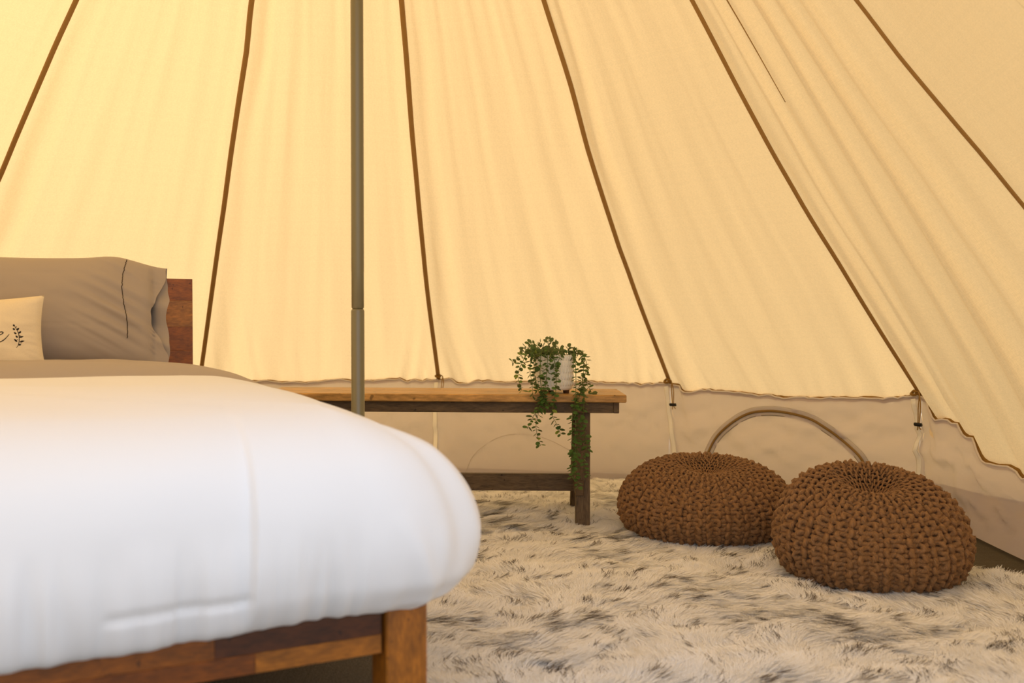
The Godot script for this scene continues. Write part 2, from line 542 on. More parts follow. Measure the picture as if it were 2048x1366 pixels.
func build_bed() -> void:
	var W := 1.53
	var L := 2.08
	var turn := Basis(Vector3.UP, BED_TURN)
	var o := thing("bed", "low acacia wood bed frame with square legs and a plain headboard", "bed")
	var foot_rail := Node3D.new()
	foot_rail.name = "foot_rail"
	o.add_child(foot_rail)
	var side_rail := Node3D.new()
	side_rail.name = "side_rail"
	o.add_child(side_rail)
	var head := Node3D.new()
	head.name = "headboard"
	o.add_child(head)
	staves(foot_rail, W - 0.15, [0.030, 0.056], 0.024, 4, func(x: float, y: float) -> Transform3D:
		return Transform3D(turn, bed(0.075 + x, 0.223 + y, 0.022)), [0.20, 0.33, 0.26, 0.41])
	staves(side_rail, L - 0.12, [0.040, 0.046], 0.024, 5, func(x: float, y: float) -> Transform3D:
		return Transform3D(Basis(Vector3.UP, BED_TURN + PI / 2), bed(0.03, 0.223 + y, 0.075 + x)), [0.44, 0.31, 0.52])
	staves(head, W, [0.10, 0.09, 0.11, 0.10, 0.08, 0.09, 0.075], 0.03, 3, func(x: float, y: float) -> Transform3D:
		return Transform3D(turn, bed(x, 0.255 + y, L + 0.015)), [0.36, 0.52, 0.27, 0.61])
	for q in [[0.035, 0.035], [W - 0.035, 0.035], [0.035, L - 0.035], [W - 0.035, L - 0.035]]:
		var leg := part("leg", box(Vector3(0.07, 0.309, 0.07), 0.003, Vector2(q[0], q[1])), M.wood[0], o)
		leg.transform = Transform3D(turn, bed(q[0], 0.1545, q[1]))
	for i in 9:
		var slat := part("slat", box(Vector3(W - 0.09, 0.018, 0.07), 0.003, Vector2(i * 0.3, 0.1)), M.wood[3], o)
		slat.transform = Transform3D(turn, bed(W * 0.5, 0.262, 0.18 + i * 0.215))
	var mattress := part("mattress", box(Vector3(W - 0.06, 0.27, L - 0.08), 0.05), M.duvet, self)
	mattress.name = "mattress"
	mattress.transform = Transform3D(turn, bed(W * 0.5, 0.272 + 0.135, L * 0.5 - 0.01))
	tag(mattress, "white mattress inside the wooden bed frame, covered by the duvet", "mattress")

	# duvet: rings of a rounded footprint, pulled up over the mattress
	var ring := func(q: float, far: float, rc: float) -> Array:   # point on the footprint (s, t), outward normal; q 0..1 right side, foot, left side
		var la := far - rc
		var lb := PI * 0.5 * rc
		var lc := W - 2.0 * rc
		var tot := 2.0 * (la + lb) + lc
		var x := q * tot
		if x < la: return [Vector2(0, far - x), Vector2(-1, 0)]
		x -= la
		if x < lb:
			var a := x / rc
			return [Vector2(rc - rc * cos(a), rc - rc * sin(a)), Vector2(-cos(a), -sin(a))]
		x -= lb
		if x < lc: return [Vector2(rc + x, 0), Vector2(0, -1)]
		x -= lc
		if x < lb:
			var a := x / rc
			return [Vector2(W - rc + rc * sin(a), rc - rc * cos(a)), Vector2(sin(a), -cos(a))]
		x -= lb
		return [Vector2(W, rc + x), Vector2(1, 0)]
	var prof: Array = [Vector2(-0.02, 0.318), Vector2(0.015, 0.306), Vector2(0.045, 0.312), Vector2(0.066, 0.352), Vector2(0.076, 0.41), Vector2(0.066, 0.48), Vector2(0.036, 0.54), Vector2(-0.018, 0.583), Vector2(-0.09, 0.606), Vector2(-0.17, 0.612)]
	prof = spline(prof, 9)
	var np := prof.size()
	var far := 1.30
	var rows := np + 14
	var duvet_point := func(a: float, b: float) -> Vector3:
		var whole := 2.0 * (far - 0.13) + PI * 0.13 + W - 0.26
		var run := (a / 0.15 * (far - 0.3)) if a < 0.15 else ((far - 0.3 + (a - 0.15) / 0.67 * 1.15) if a < 0.82 else (far + 0.85 + (a - 0.82) / 0.18 * (whole - far - 0.85)))
		var g: Array = ring.call(run / whole, far, 0.13)
		var p: Vector2 = g[0]
		var n: Vector2 = g[1]
		var j := int(round(b * rows))
		var w: Vector2 = prof[mini(j, np - 1)]
		var on_side := clampf(-n.x, 0.0, 1.0)
		var y := w.y
		var o2 := w.x
		var low := clampf((0.47 - y) / 0.15, 0.0, 1.0)
		# the right side bulges further than the foot
		o2 += on_side * 0.055 * smoothstep(0.29, 0.36, y) * (1.0 - smoothstep(0.55, 0.62, y))
		y -= 0.012 * on_side * low
		o2 -= 0.036 * on_side * bell(p.y, 0.0, 0.5) * smoothstep(0.40, 0.58, y)
		y -= 0.012 * on_side * bell(p.y, 0.0, 0.4) * bell(y, 0.56, 0.06)
		# the long fold down the foot, and puckers above the hem
		var foot_side := clampf(-n.y, 0.0, 1.0)
		var s := p.x
		o2 += foot_side * 0.013 * (1.0 - smoothstep(0.292, 0.300, s + 0.04 * (y - 0.45))) * smoothstep(0.30, 0.36, y)
		y -= 0.014 * smoothstep(0.12, 0.5, s) * low
		o2 += foot_side * low * 0.013 * n1(s * 420.0, y * 40.0) * smoothstep(0.0, 0.3, low)
		o2 += foot_side * 0.013 * low * (bell(s, 0.10, 0.012) + bell(s, 0.135, 0.01) + bell(s - (y - 0.35) * 0.2, 0.075, 0.008))
		o2 -= foot_side * 0.006 * bell(y, 0.355 - 0.03 * clampf(s - 0.3, 0, 1), 0.006) * smoothstep(0.29, 0.31, s) * (1.0 - smoothstep(0.48, 0.5, s))
		o2 += (0.008 * bell(run, far - 0.045, 0.010) - 0.006 * bell(run, far - 0.018, 0.012)) * smoothstep(0.33, 0.42, y) * (1.0 - smoothstep(0.55, 0.6, y))
		o2 += 0.010 * bell(y, 0.318, 0.010) * clampf(on_side * 1.3, 0.0, 1.0)
		o2 += 0.004 * n1(run * 70.0, y * 70.0)
		y += 0.004 * n1(p.x * 40.0, p.y * 40.0 + y * 30.0)
		p += n * o2
		if j >= np:
			var f := float(j - np + 1) / (rows - np + 1)
			var spine := Vector2(W * 0.5, maxf(W * 0.5, p.y))
			p = p.lerp(spine, f)
			y += 0.010 * sin(f * PI * 0.5)
		y += 0.006 * n1(p.x * 28.0 + 60.0, p.y * 28.0) * smoothstep(0.5, 0.6, y)
		if p.y > far - 0.10:
			y -= 0.02 * pow((p.y - far + 0.10) / 0.1, 2.0) + 0.014 * bell(p.x, 0.43, 0.03) - 0.006 * n1(p.x * 45.0, 77.0)
		return bed(p.x, y, p.y + (0.02 * n1(p.x * 40.0, 3.0) if p.y > 1.0 else 0.0))
	var duvet := part("duvet", grid(400, rows, duvet_point, Vector2(4, 1)), M.duvet, self)
	tag(duvet, "plump white duvet spread over the foot of the bed", "duvet")

	# the grey-brown sheet folded across the bed above the duvet
	var fold := func(a: float, b: float) -> Vector3:       # a across, b along
		var cross: Array = [Vector2(-0.10, 0.33), Vector2(-0.125, 0.42), Vector2(-0.10, 0.515), Vector2(-0.03, 0.582), Vector2(0.08, 0.622), Vector2(0.25, 0.642), Vector2(0.5, 0.648), Vector2(0.77, 0.650)]
		var x := (a if a < 0.5 else 1.0 - a) * 2.0
		x = pow(x, 0.8) * (cross.size() - 1.0)
		var i := mini(int(x), cross.size() - 2)
		var q: Vector2 = spline([cross[maxi(i - 1, 0)], cross[i], cross[i + 1], cross[mini(i + 2, cross.size() - 1)]], 8)[8 + int((x - i) * 7.99)]
		var s := q.x if a < 0.5 else W - q.x
		var t := 1.16 + 0.86 * b
		var y := q.y - 0.035 * pow(1.0 - clampf(b / 0.14, 0.0, 1.0), 2.0) - 0.035 * smoothstep(0.45, 0.8, b) + 0.005 * n1(s * 50.0 + t * 10.0, t * 90.0) + 0.004 * bell(b, 0.22 + 0.03 * n1(s * 20.0, 9.0), 0.03)
		return bed(s, y, t)
	var sheet := part("bed_sheet", grid(140, 50, fold, Vector2(3, 1)), M.taupe, self)
	tag(sheet, "smooth taupe sheet folded back across the bed between duvet and pillow", "bed sheet")

func cushion(w: float, h: float, thick: float, ear: float, wrinkle: float, seed_at: float) -> Array:   # front and back halves
	var half := func(side: float) -> Callable:
		return func(a: float, b: float) -> Vector3:
			var x := a * 2.0 - 1.0
			var y := b * 2.0 - 1.0
			var full := pow(maxf(0.0, (1.0 - pow(absf(x), 3.0)) * (1.0 - pow(absf(y), 3.0))), 0.55)
			var px := x * (1.0 - ear * (1.0 - y * y))
			var py := y * (1.0 - ear * 1.3 * (1.0 - x * x * 0.9))
			var z := thick * 0.5 * full * side
			var rim := minf(1.0 - absf(x), 1.0 - absf(y))
			z += side * wrinkle * full * (n1(x * 40.0 + seed_at, y * 24.0) + 0.5 * n1(x * 90.0 + seed_at, y * 90.0))
			z += side * wrinkle * 0.8 * bell(rim, 0.08, 0.09) * n1(atan2(y, x) * 130.0, seed_at) * clampf(rim * 12.0, 0.0, 1.0)
			return Vector3(px * w * 0.5, py * h * 0.5, z)
	return [grid(60, 44, half.call(1.0), Vector2(1, 1)), grid(40, 30, half.call(-1.0), Vector2(1, 1))]

func build_pillows() -> void:
	# taupe pillow standing against the headboard, its open end at the right
	var tilt := Basis(Vector3.UP, BED_TURN - 0.14) * Basis(Vector3.RIGHT, -0.28)
	var o := thing("bed_pillow", "large taupe pillow leaning on the headboard, its case open at the end", "pillow", bed(0.615, 0.782, 1.90))
	o.basis = tilt
	var mouth := func(y: float, side: float) -> float:
		return 0.50 - (0.052 * bell(y, -0.05, 0.50) if side > 0.0 else 0.0) - 0.012 * n1(y * 30.0, side * 9.0)
	var layer := func(side: float) -> Callable:
		return func(a: float, b: float) -> Vector3:
			var y := b * 2.0 - 1.0
			var stop: float = mouth.call(y, side)
			var x := -0.40 + a * (stop + 0.40)
			var f := 1.0 - pow(absf(x) / 0.40, 3.0) if x < 0.0 else maxf(0.0, 1.0 - pow(x / 0.455, 3.2))
			var lid := maxf(0.0, 1.0 - pow(absf(y), 3.0))
			var z := 0.088 * pow(f * lid, 0.5)
			var hem := smoothstep(0.35, 0.50, x)
			z += 0.010 * smoothstep(0.40, 0.47, x) * pow(lid, 0.4)
			z += 0.005 * f * lid * (n1(x * 42.0, y * 9.0 + 30.0) + 0.6 * n1(x * 110.0, y * 40.0))
			# folds running out of the stitched hem
			z += 0.012 * lid * bell(x, 0.34, 0.09) * n1((y + (x - 0.36) * 3.0) * 60.0 + 90.0, x * 20.0)
			z += side * 0.016 * hem * (bell(y, 0.5 - hem * 0.4, 0.20) - 0.5 * bell(y, -0.6 + hem * 0.3, 0.25) + 0.6 * bell(y, -0.2 - hem * 0.4, 0.1))
			z -= 0.0016 * bell(y, 0.60, 0.012) * lid + 0.0016 * bell(y, -0.34 - 0.05 * x, 0.012) * lid
			var hy := 0.176 * (1.0 - 0.03 * (1.0 - pow(minf(absf(x) / 0.4, 1.0), 2.0)))
			var py := y * hy
			py -= 0.030 * hem * smoothstep(0.0, 1.0, y) - 0.004 * n1(x * 40.0, 3.0) * absf(y)
			py += 0.006 * bell(x, 0.33, 0.05) * maxf(0.0, y)
			return Vector3(x, py, z * side)
	part("front", grid(110, 56, layer.call(1.0), Vector2(1, 1)), M.taupe, o)
	part("back", grid(60, 36, layer.call(-1.0), Vector2(1, 1)), M.taupe, o)
	var stitch := []
	var face: Callable = layer.call(1.0)
	for i in 60:
		var b := lerpf(0.97, 0.22, i / 59.0)
		var x := 0.374 + 0.008 * sin((1.0 - b) * 8.0 + 2.2) + 0.002 * n1(i * 24.0)
		var p: Vector3 = face.call((x + 0.40) / (mouth.call(b * 2.0 - 1.0, 1.0) + 0.40), b)
		stitch.append(p + Vector3(0, 0, 0.0005))
	part("hem_stitching", tube(stitch, 0.0013, 5), M.thread, o)

	# cream cushion with black script and a sprig
	var size := Vector2i(1024, 576)
	var im := Image.create(size.x, size.y, false, Image.FORMAT_RGB8)
	im.fill(srgb(238, 222, 190))
	for y in size.y:
		for x in size.x:
			im.set_pixel(x, y, srgb(238, 222, 190) * (0.97 + 0.03 * fine.get_noise_2d(x * 3.0, y * 30.0) + 0.03 * fine.get_noise_2d(x * 30.0, y * 3.0)))
	var ink := srgb(26, 20, 20)
	var place := func(q: Vector2) -> Vector2: return Vector2(1024.0 - (640.0 - q.x) * 0.393, (q.y - 150.0) * 0.393 + 60.0)
	var dab := func(q: Vector2, r: float) -> void:
		for yy in range(int(q.y - r), int(q.y + r) + 2):
			for xx in range(int(q.x - r), int(q.x + r) + 2):
				if Vector2(xx, yy).distance_to(q) <= r and xx >= 0 and yy >= 0 and xx < size.x and yy < size.y:
					im.set_pixel(xx, yy, ink)
	var stroke := func(p: Array, r0: float, r1: float) -> void:
		var s := spline(p, 24)
		for i in s.size():
			dab.call(place.call(s[i]), lerpf(r0, r1, sin(PI * i / (s.size() - 1.0))))
	# the last letter, an «e»: from its crossbar up round the loop, down the back and out along the tail
	stroke.call([Vector2(-30, 775), Vector2(30, 738), Vector2(78, 708), Vector2(92, 686), Vector2(70, 672), Vector2(25, 688), Vector2(-20, 745), Vector2(-42, 810), Vector2(-10, 852), Vector2(35, 856), Vector2(90, 826), Vector2(140, 776), Vector2(180, 720)], 2.0, 4.2)
	stroke.call([Vector2(272, 955), Vector2(310, 890), Vector2(326, 800), Vector2(318, 700), Vector2(290, 625), Vector2(262, 570)], 1.4, 2.2)
	for l in [[258, 572, 250, 548], [262, 636, 240, 612], [300, 640, 328, 608], [284, 712, 254, 682], [326, 700, 354, 662], [300, 778, 280, 742], [330, 772, 386, 756], [290, 850, 252, 804], [332, 852, 396, 834], [308, 908, 342, 896], [330, 745, 342, 742], [298, 818, 302, 816], [345, 872, 347, 870], [285, 590, 292, 588]]:
		var a := Vector2(l[0], l[1])
		var b := Vector2(l[2], l[3])
		var long := a.distance_to(b) > 20.0
		for i in 16:
			var f := i / 15.0
			dab.call(place.call(a.lerp(b, f)), (1.2 + 4.4 * sin(PI * pow(f, 0.8))) if long else 2.6)
	var print_m := mat(Color.WHITE, 0.85, ImageTexture.create_from_image(im))
	print_m.uv1_scale = Vector3(1, -1, 1)
	print_m.uv1_offset = Vector3(0, 1, 0)
	var k := thing("throw_cushion", "cream throw cushion printed with black script and a small leafy sprig", "cushion", bed(0.705, 0.696, 1.70))
	k.basis = Basis(Vector3.UP, 0.34) * Basis(Vector3.BACK, 0.06) * Basis(Vector3.RIGHT, -0.22)
	var d := cushion(0.46, 0.245, 0.12, 0.06, 0.005, 150.0)
	part("front", d[0], print_m, k)
	part("back", d[1], mat(srgb(238, 222, 190), 0.85, M.weave, Vector3(2, 2, 1)), k)

# ---------------------------------------------------------------- bench, plant, poufs, rug
const BENCH_Y := 0.49

func build_bench() -> void:
	var zf := 3.58
	var deep := 0.33
	var xr := 0.411
	var xl := -0.90
	var len := xr - xl
	var roll := Basis(Vector3.BACK, -0.006)
	var o := thing("bench", "rustic wooden bench with a brown plank top on dark trestle legs", "bench", v3((xl + xr) * 0.5, 0.0, zf + deep * 0.5))
	var put := func(called: String, mesh: Mesh, m: Material, x: float, y: float, d: float) -> MeshInstance3D:
		var p := part(called, mesh, m, o)
		var q := roll * (Vector3(x - (xl + xr) * 0.5, y - BENCH_Y, -(d - zf - deep * 0.5)) - Vector3(len * 0.5, 0, 0)) + Vector3(len * 0.5, BENCH_Y, 0)
		p.transform = Transform3D(roll, q)
		return p
	for i in 2:
		put.call("plank", box(Vector3(len, 0.028, deep * 0.5 - 0.0006), 0.003, Vector2(0.3 + i * 0.6, 0.1 + i * 0.31)), M.top, (xl + xr) * 0.5, BENCH_Y - 0.014, zf + deep * (0.25 + 0.5 * i))
	for d in [zf + 0.035, zf + deep - 0.035]:
		put.call("apron", box(Vector3(len - 0.09, 0.040, 0.02), 0.002, Vector2(0.4, d)), M.dark, (xl + xr) * 0.5, BENCH_Y - 0.048, d)
	for x in [xl + 0.034, xr - 0.034]:
		put.call("end_rail", box(Vector3(0.022, 0.041, deep - 0.06), 0.002, Vector2(0.7, x)), M.dark, x, BENCH_Y - 0.0485, zf + deep * 0.5)
	for x in [xl + 0.16, xr - 0.152]:
		for s in [0, 1]:
			var st := SurfaceTool.new()
			st.begin(Mesh.PRIMITIVE_TRIANGLES)
			var top := Vector3(0, 0.425, -(zf + (0.075 if s == 0 else deep - 0.075)))
			var low := Vector3(0.0, 0.0, -(zf + (0.045 if s == 0 else deep + 0.055)))
			var mid := (top + low) * 0.5
			var dir := (top - low).normalized()
			var b := Basis(Vector3.RIGHT, dir, Vector3.RIGHT.cross(dir))
			add_box(st, Vector3.ZERO, Vector3(0.052, (top - low).length(), 0.042), 0.002, Vector2(x, 0.13 * s), b)
			st.generate_normals()
			put.call("leg", st.commit(), M.dark, x, mid.y, -mid.z)
		put.call("cross_rail", box(Vector3(0.03, 0.055, deep - 0.03), 0.002, Vector2(0.2, x)), M.dark, x - (0.012 if x > 0.0 else -0.012), 0.150, zf + deep * 0.5 + 0.01)
	put.call("stretcher", box(Vector3(len - 0.34, 0.063, 0.03), 0.002, Vector2(0.1, 0.9)), M.dark, (xl + xr) * 0.5 + 0.004, 0.150, zf + deep * 0.5)

func leaf_mesh(r: float) -> ArrayMesh:
	var st := SurfaceTool.new()
	st.begin(Mesh.PRIMITIVE_TRIANGLES)
	var n := 9
	var mid := Vector3(0, r * 1.05, -r * 0.18)
	for i in n:
		var a := TAU * i / n
		var b := TAU * (i + 1) / n
		var p := func(t: float) -> Vector3: return Vector3(sin(t) * r * 0.86, r * 1.05 - cos(t) * r * 1.05, r * 0.14 * absf(sin(t)) + r * 0.10 * cos(t))
		for q in [mid, p.call(b), p.call(a)]:
			st.add_vertex(q)
	for q in [Vector3(-r * 0.08, -r * 0.25, 0), Vector3(0, r * 0.3, 0), Vector3(r * 0.08, -r * 0.25, 0)]:
		st.add_vertex(q)
	st.generate_normals()
	return st.commit()

func build_plant() -> void:
	var zp := 3.675
	var base := at(1107, 783, zp)
	base.y = BENCH_Y
	var o := thing("potted_plant", "trailing green plant in a white embossed pot on the bench", "plant", base)
	var r := 0.0735
	var h := 0.127
	var y0 := 0.014
	part("pot", lathe([Vector2(0.0, y0), Vector2(r * 0.86, y0), Vector2(r * 0.94, y0 + 0.004), Vector2(r * 0.97, y0 + 0.012), Vector2(r, h * 0.6), Vector2(r * 1.005, h + y0 - 0.004), Vector2(r * 0.99, h + y0), Vector2(r * 0.94, h + y0), Vector2(r * 0.92, h + y0 - 0.006), Vector2(r * 0.9, h - 0.01), Vector2(0.0, h - 0.012)], 48), M.pot, o)
	var st := SurfaceTool.new()
	st.begin(Mesh.PRIMITIVE_TRIANGLES)
	var base_at := 0
	for row in 5:
		for i in 40:
			var a := TAU * (i + 0.5 * (row % 2)) / 40.0
			var yy := y0 + 0.016 + 0.0232 * row
			var p := []
			for k in 5:
				var rr := r * (0.972 + 0.03 * yy / h) + 0.0016 * sin(PI * k / 4.0) - 0.0006
				p.append(Vector3(cos(a) * rr, yy + 0.0195 * k / 4.0, sin(a) * rr))
			base_at = add_tube(st, p, 0.0030, 6, -1.0, 0.5, Vector3(cos(a), 0, sin(a)), base_at)
	st.generate_normals()
	part("embossed_dashes", st.commit(), M.pot, o).set_meta("kind", "stuff")
	part("soil", lathe([Vector2(r * 0.9, h - 0.004), Vector2(r * 0.5, h + 0.004), Vector2(0, h + 0.006)], 24), M.soil, o)
	for i in 3:
		var a := 0.35 + TAU * i / 3.0
		part("pot_foot", lathe([Vector2(0.0, 0.0), Vector2(0.010, 0.0), Vector2(0.013, 0.016), Vector2(0.0, 0.017)], 12), M.feet, o, Vector3(cos(a) * r * 0.66, 0, sin(a) * r * 0.66))
	var leaves := [leaf_mesh(0.0086), leaf_mesh(0.0072), leaf_mesh(0.0100)]
	var zt := zp
	var zh := 3.555
	var vines := [
		[[1080, 712, zt], [1066, 698, zt - 0.05], [1048, 706, zt - 0.06], [1036, 716, zt - 0.06], [1023, 724, zt - 0.06]],
		[[1078, 712, zt], [1058, 706, zt - 0.07], [1043, 728, zt - 0.08], [1036, 752, zt - 0.07], [1044, 782, zt - 0.06]],
		[[1082, 710, zt], [1066, 712, zt - 0.08], [1060, 738, zt - 0.09], [1064, 768, zh + 0.02], [1066, 796, zh - 0.002]],
		[[1092, 712, zt], [1083, 705, zt - 0.09], [1080, 750, zt - 0.095], [1084, 790, zh], [1076, 830, zh], [1072, 856, zh], [1081, 892, zh]],
		[[1088, 780, zh + 0.005], [1080, 812, zh - 0.01], [1067, 832, zh - 0.012], [1054, 858, zh - 0.01]],
		[[1100, 712, zt], [1103, 704, zt - 0.09], [1112, 740, zt - 0.10], [1111, 785, zh], [1104, 826, zh], [1112, 846, zh], [1121, 868, zh]],
		[[1136, 712, zt], [1152, 700, zt - 0.04], [1166, 722, zt - 0.05], [1166, 760, zt - 0.07], [1158, 796, zh], [1152, 838, zh], [1156, 880, zh], [1150, 925, zh], [1157, 974, zh]],
		[[1140, 710, zt], [1160, 703, zt - 0.02], [1173, 726, zt - 0.03], [1170, 756, zt - 0.05], [1179, 778, zt - 0.07], [1187, 790, zt - 0.08]],
		[[1164, 752, zt - 0.06], [1168, 800, zh - 0.004], [1166, 850, zh - 0.004], [1174, 892, zh - 0.004], [1168, 920, zh - 0.004], [1174, 955, zh - 0.004]],
		[[1142, 714, zt], [1150, 722, zt - 0.07], [1152, 768, zt - 0.09], [1150, 806, zh - 0.01], [1144, 850, zh - 0.01], [1146, 905, zh - 0.01], [1142, 958, zh - 0.01]],
		[[1096, 712, zt], [1096, 706, zt - 0.08], [1094, 738, zt - 0.10], [1091, 772, zt - 0.09], [1086, 806, zh - 0.004]],
		[[1110, 712, zt], [1122, 704, zt - 0.08], [1116, 726, zt - 0.09], [1112, 752, zt - 0.10]],
		[[1070, 752, zt - 0.09], [1076, 780, zh], [1092, 806, zh - 0.012], [1084, 822, zh - 0.012]],
		[[1090, 715, zt], [1080, 698, zt - 0.02], [1066, 686, zt - 0.01], [1058, 690, zt]],
		[[1096, 715, zt], [1088, 694, zt - 0.02], [1076, 684, zt - 0.03]],
		[[1100, 715, zt], [1099, 694, zt], [1096, 676, zt]],
		[[1104, 715, zt], [1108, 694, zt + 0.02], [1112, 682, zt + 0.02]],
		[[1110, 715, zt], [1120, 698, zt - 0.01], [1128, 702, zt - 0.03]],
		[[1130, 715, zt], [1138, 696, zt - 0.01], [1144, 698, zt - 0.03]],
		[[1084, 715, zt], [1068, 700, zt + 0.03], [1050, 694, zt + 0.03], [1040, 700, zt + 0.02]],
		[[1086, 715, zt], [1074, 702, zt - 0.06], [1070, 716, zt - 0.085], [1073, 736, zt - 0.09]]]
	var total := 0
	var rest := SurfaceTool.new()
	rest.begin(Mesh.PRIMITIVE_TRIANGLES)
	for q in vines:
		var p := []
		for c in q: p.append(at(c[0], c[1], c[2]) - base)
		p = spline(p, 10)
		var vine := part("vine", tube(p, 0.0014, 5, 0.0008), M.stem, o)
		var run := 0.0
		var next := 0.004
		var turn := rng.randf() * TAU
		for i in range(1, p.size()):
			var step: Vector3 = p[i] - p[i - 1]
			run += step.length()
			if run < next: continue
			next += 0.0112 + 0.004 * rng.randf()
			turn += 1.35 + 0.4 * rng.randf()
			var d := step.normalized()
			var away := d.cross(Vector3(0.3, 0.2, 1.0)).normalized()
			for s in [0.0, PI]:
				total += 1
				var out := away.rotated(d, turn * 0.5 + s + rng.randf_range(-0.5, 0.5))
				out = (out + d * 0.45 + Vector3(0, 0.12, 0)).normalized()
				var nrm := (d.cross(out) * rng.randf_range(-0.7, 0.7) + d * -0.8 + Vector3(0, 0.35, 0.55)).normalized()
				var xx := out.cross(nrm).normalized()
				var put := Transform3D(Basis(xx, out, xx.cross(out)) * (0.85 + 0.3 * rng.randf()), p[i] + out * 0.002)
				if total > 300:                               # past 300 the rest of the foliage is one part
					rest.append_from(leaves[(total * 5) % 3], 0, put)
					continue
				var lf := part("leaf", leaves[(total * 5) % 3], M.leaf[[0, 1, 0, 2, 0, 2, 1, 3, 2, 0, 2][total % 11]], vine)
				lf.transform = put
	if total > 300: part("small_leaves", rest.commit(), M.leaf[0], o).set_meta("kind", "stuff")

func make_pouf(called: String, label: String, where: Vector3, R: float, H: float, dimple: float, courses: int, pitch: float, seed_at: float, tip: float) -> void:
	var o := thing(called, label, "pouf", where, "knitted floor poufs")
	var pr := [Vector2(0.028, H - dimple), Vector2(R * 0.16, H - dimple * 0.72), Vector2(R * 0.32, H - dimple * 0.16), Vector2(R * 0.50, H * 0.985), Vector2(R * 0.72, H * 0.90), Vector2(R * 0.90, H * 0.73), Vector2(R * 0.99, H * 0.50), Vector2(R * 0.985, H * 0.30), Vector2(R * 0.90, H * 0.12), Vector2(R * 0.74, H * 0.025), Vector2(R * 0.5, 0.004)]
	var line := spline(pr, 14)
	var dist := [0.0]
	for i in range(1, line.size()): dist.append(dist[i - 1] + (line[i] - line[i - 1]).length())
	var total: float = dist[dist.size() - 1]
	var sample := func(m: float) -> Array:
		m = clampf(m, 0.0, total)
		var i := clampi(dist.bsearch(m) - 1, 0, line.size() - 2)
		var f: float = (m - dist[i]) / maxf(dist[i + 1] - dist[i], 1e-6)
		return [line[i].lerp(line[i + 1], f), (line[i + 1] - line[i]).normalized()]
	var body := func(a: float, b: float) -> Vector3:
		var s: Array = sample.call(b * total)
		var q: Vector2 = s[0] - Vector2(s[1].y, -s[1].x) * -0.0
		var n := Vector2(-s[1].y, s[1].x)
		q -= n * 0.012
		return Vector3(cos(a * TAU) * maxf(q.x, 0.0), maxf(q.y - tip * q.y / H * sin(a * TAU) * q.x, 0.002), sin(a * TAU) * maxf(q.x, 0.0))
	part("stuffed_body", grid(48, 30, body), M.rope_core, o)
	var pos := PackedVector3Array()
	var uvs := PackedVector2Array()
	var idx := PackedInt32Array()
	var sides := 7
	var per := 13
	var loops := int(total / pitch)
	var steps := loops * per
	var p := total / loops
	for c in courses:
		var phi := TAU * c / courses
		var front := 1.0 if c % 2 == 0 else -1.0
		var pts := []
		var nrms := []
		var rads := []
		for i in steps + 1:
			var th := TAU * i / per
			var m: float = th / TAU * p + 0.20 * p * sin(2.0 * th)
			var s: Array = sample.call(m)
			var q: Vector2 = s[0]
			var n := Vector2(-s[1].y, s[1].x)
			if n.x < 0.0 and q.x > R * 0.8: n = -n
			var gap := TAU * q.x / courses
			var rad := clampf(gap * 0.34, 0.0030, 0.0090)
			var wob := n1(c * 57.0 + seed_at, i * 4.0)
			var ang := phi + (cos(th + 0.25 * n1(c * 31.0, i * 3.0 + seed_at)) * 0.62 * gap + 0.006 * wob) / q.x
			var depth := front * 0.0080 * cos(2.0 * th) + (0.0050 if front > 0.0 else -0.0040) + 0.004 * wob
			q += n * (depth * clampf(gap / 0.02, 0.35, 1.0))
			pts.append(Vector3(cos(ang) * q.x, maxf(q.y - tip * q.y / H * sin(ang) * q.x, rad), sin(ang) * q.x))
			nrms.append(Vector3(cos(ang) * n.x, n.y, sin(ang) * n.x))
			rads.append(rad)
		var first := pos.size()
		var run := rng.randf()
		for i in steps + 1:
			var d: Vector3 = (pts[mini(i + 1, steps)] - pts[maxi(i - 1, 0)]).normalized()
			var up: Vector3 = (nrms[i] - d * nrms[i].dot(d)).normalized()
			var sd := d.cross(up)
			if i: run += (pts[i] - pts[i - 1]).length()
			for k in sides + 1:
				var a := TAU * k / sides
				var rr: float = rads[i] * (0.90 + 0.26 * cos(2.0 * a - run * 210.0))
				pos.append(pts[i] + (up * cos(a) + sd * sin(a)) * rr)
				uvs.append(Vector2(run, float(k) / sides))
		var w := sides + 1
		for i in steps:
			for k in sides:
				var e := first + i * w + k
				idx.append_array(PackedInt32Array([e, e + w, e + 1, e + 1, e + w, e + w + 1]))
	var arr := []
	arr.resize(Mesh.ARRAY_MAX)
	arr[Mesh.ARRAY_VERTEX] = pos
	arr[Mesh.ARRAY_TEX_UV] = uvs
	arr[Mesh.ARRAY_INDEX] = idx
	var am := ArrayMesh.new()
	am.add_surface_from_arrays(Mesh.PRIMITIVE_TRIANGLES, arr)
	var st := SurfaceTool.new()
	st.create_from(am, 0)
	st.generate_normals()
	part("knitted_cover", st.commit(), M.rope, o)
	# gathered centre and a loose loop of yarn
	var swirl := []
	for i in 26:
		var a := i * 0.75
		var q := 0.034 * (1.0 - i / 30.0)
		swirl.append(Vector3(cos(a) * q, H - dimple + 0.002 + 0.006 * (i % 2) - 0.006 * i / 26.0, sin(a) * q))
	if tip > 0.2:
		var root := at(1655, 958, 2.93) - where
		part("loose_loop", tube(spline([root + Vector3(-0.004, -0.02, 0), root + Vector3(-0.005, 0.012, 0.002), root + Vector3(0.002, 0.020, 0), root + Vector3(0.008, 0.010, -0.002), root + Vector3(0.007, -0.02, 0)], 6), 0.0034, 7), M.rope, o)
	part("gathered_centre", tube(spline(swirl, 4), 0.0045, 6), M.rope, o)

const POUFS := [Vector3(0.680, 0.0, -3.50), Vector3(1.045, 0.0, -2.905)]

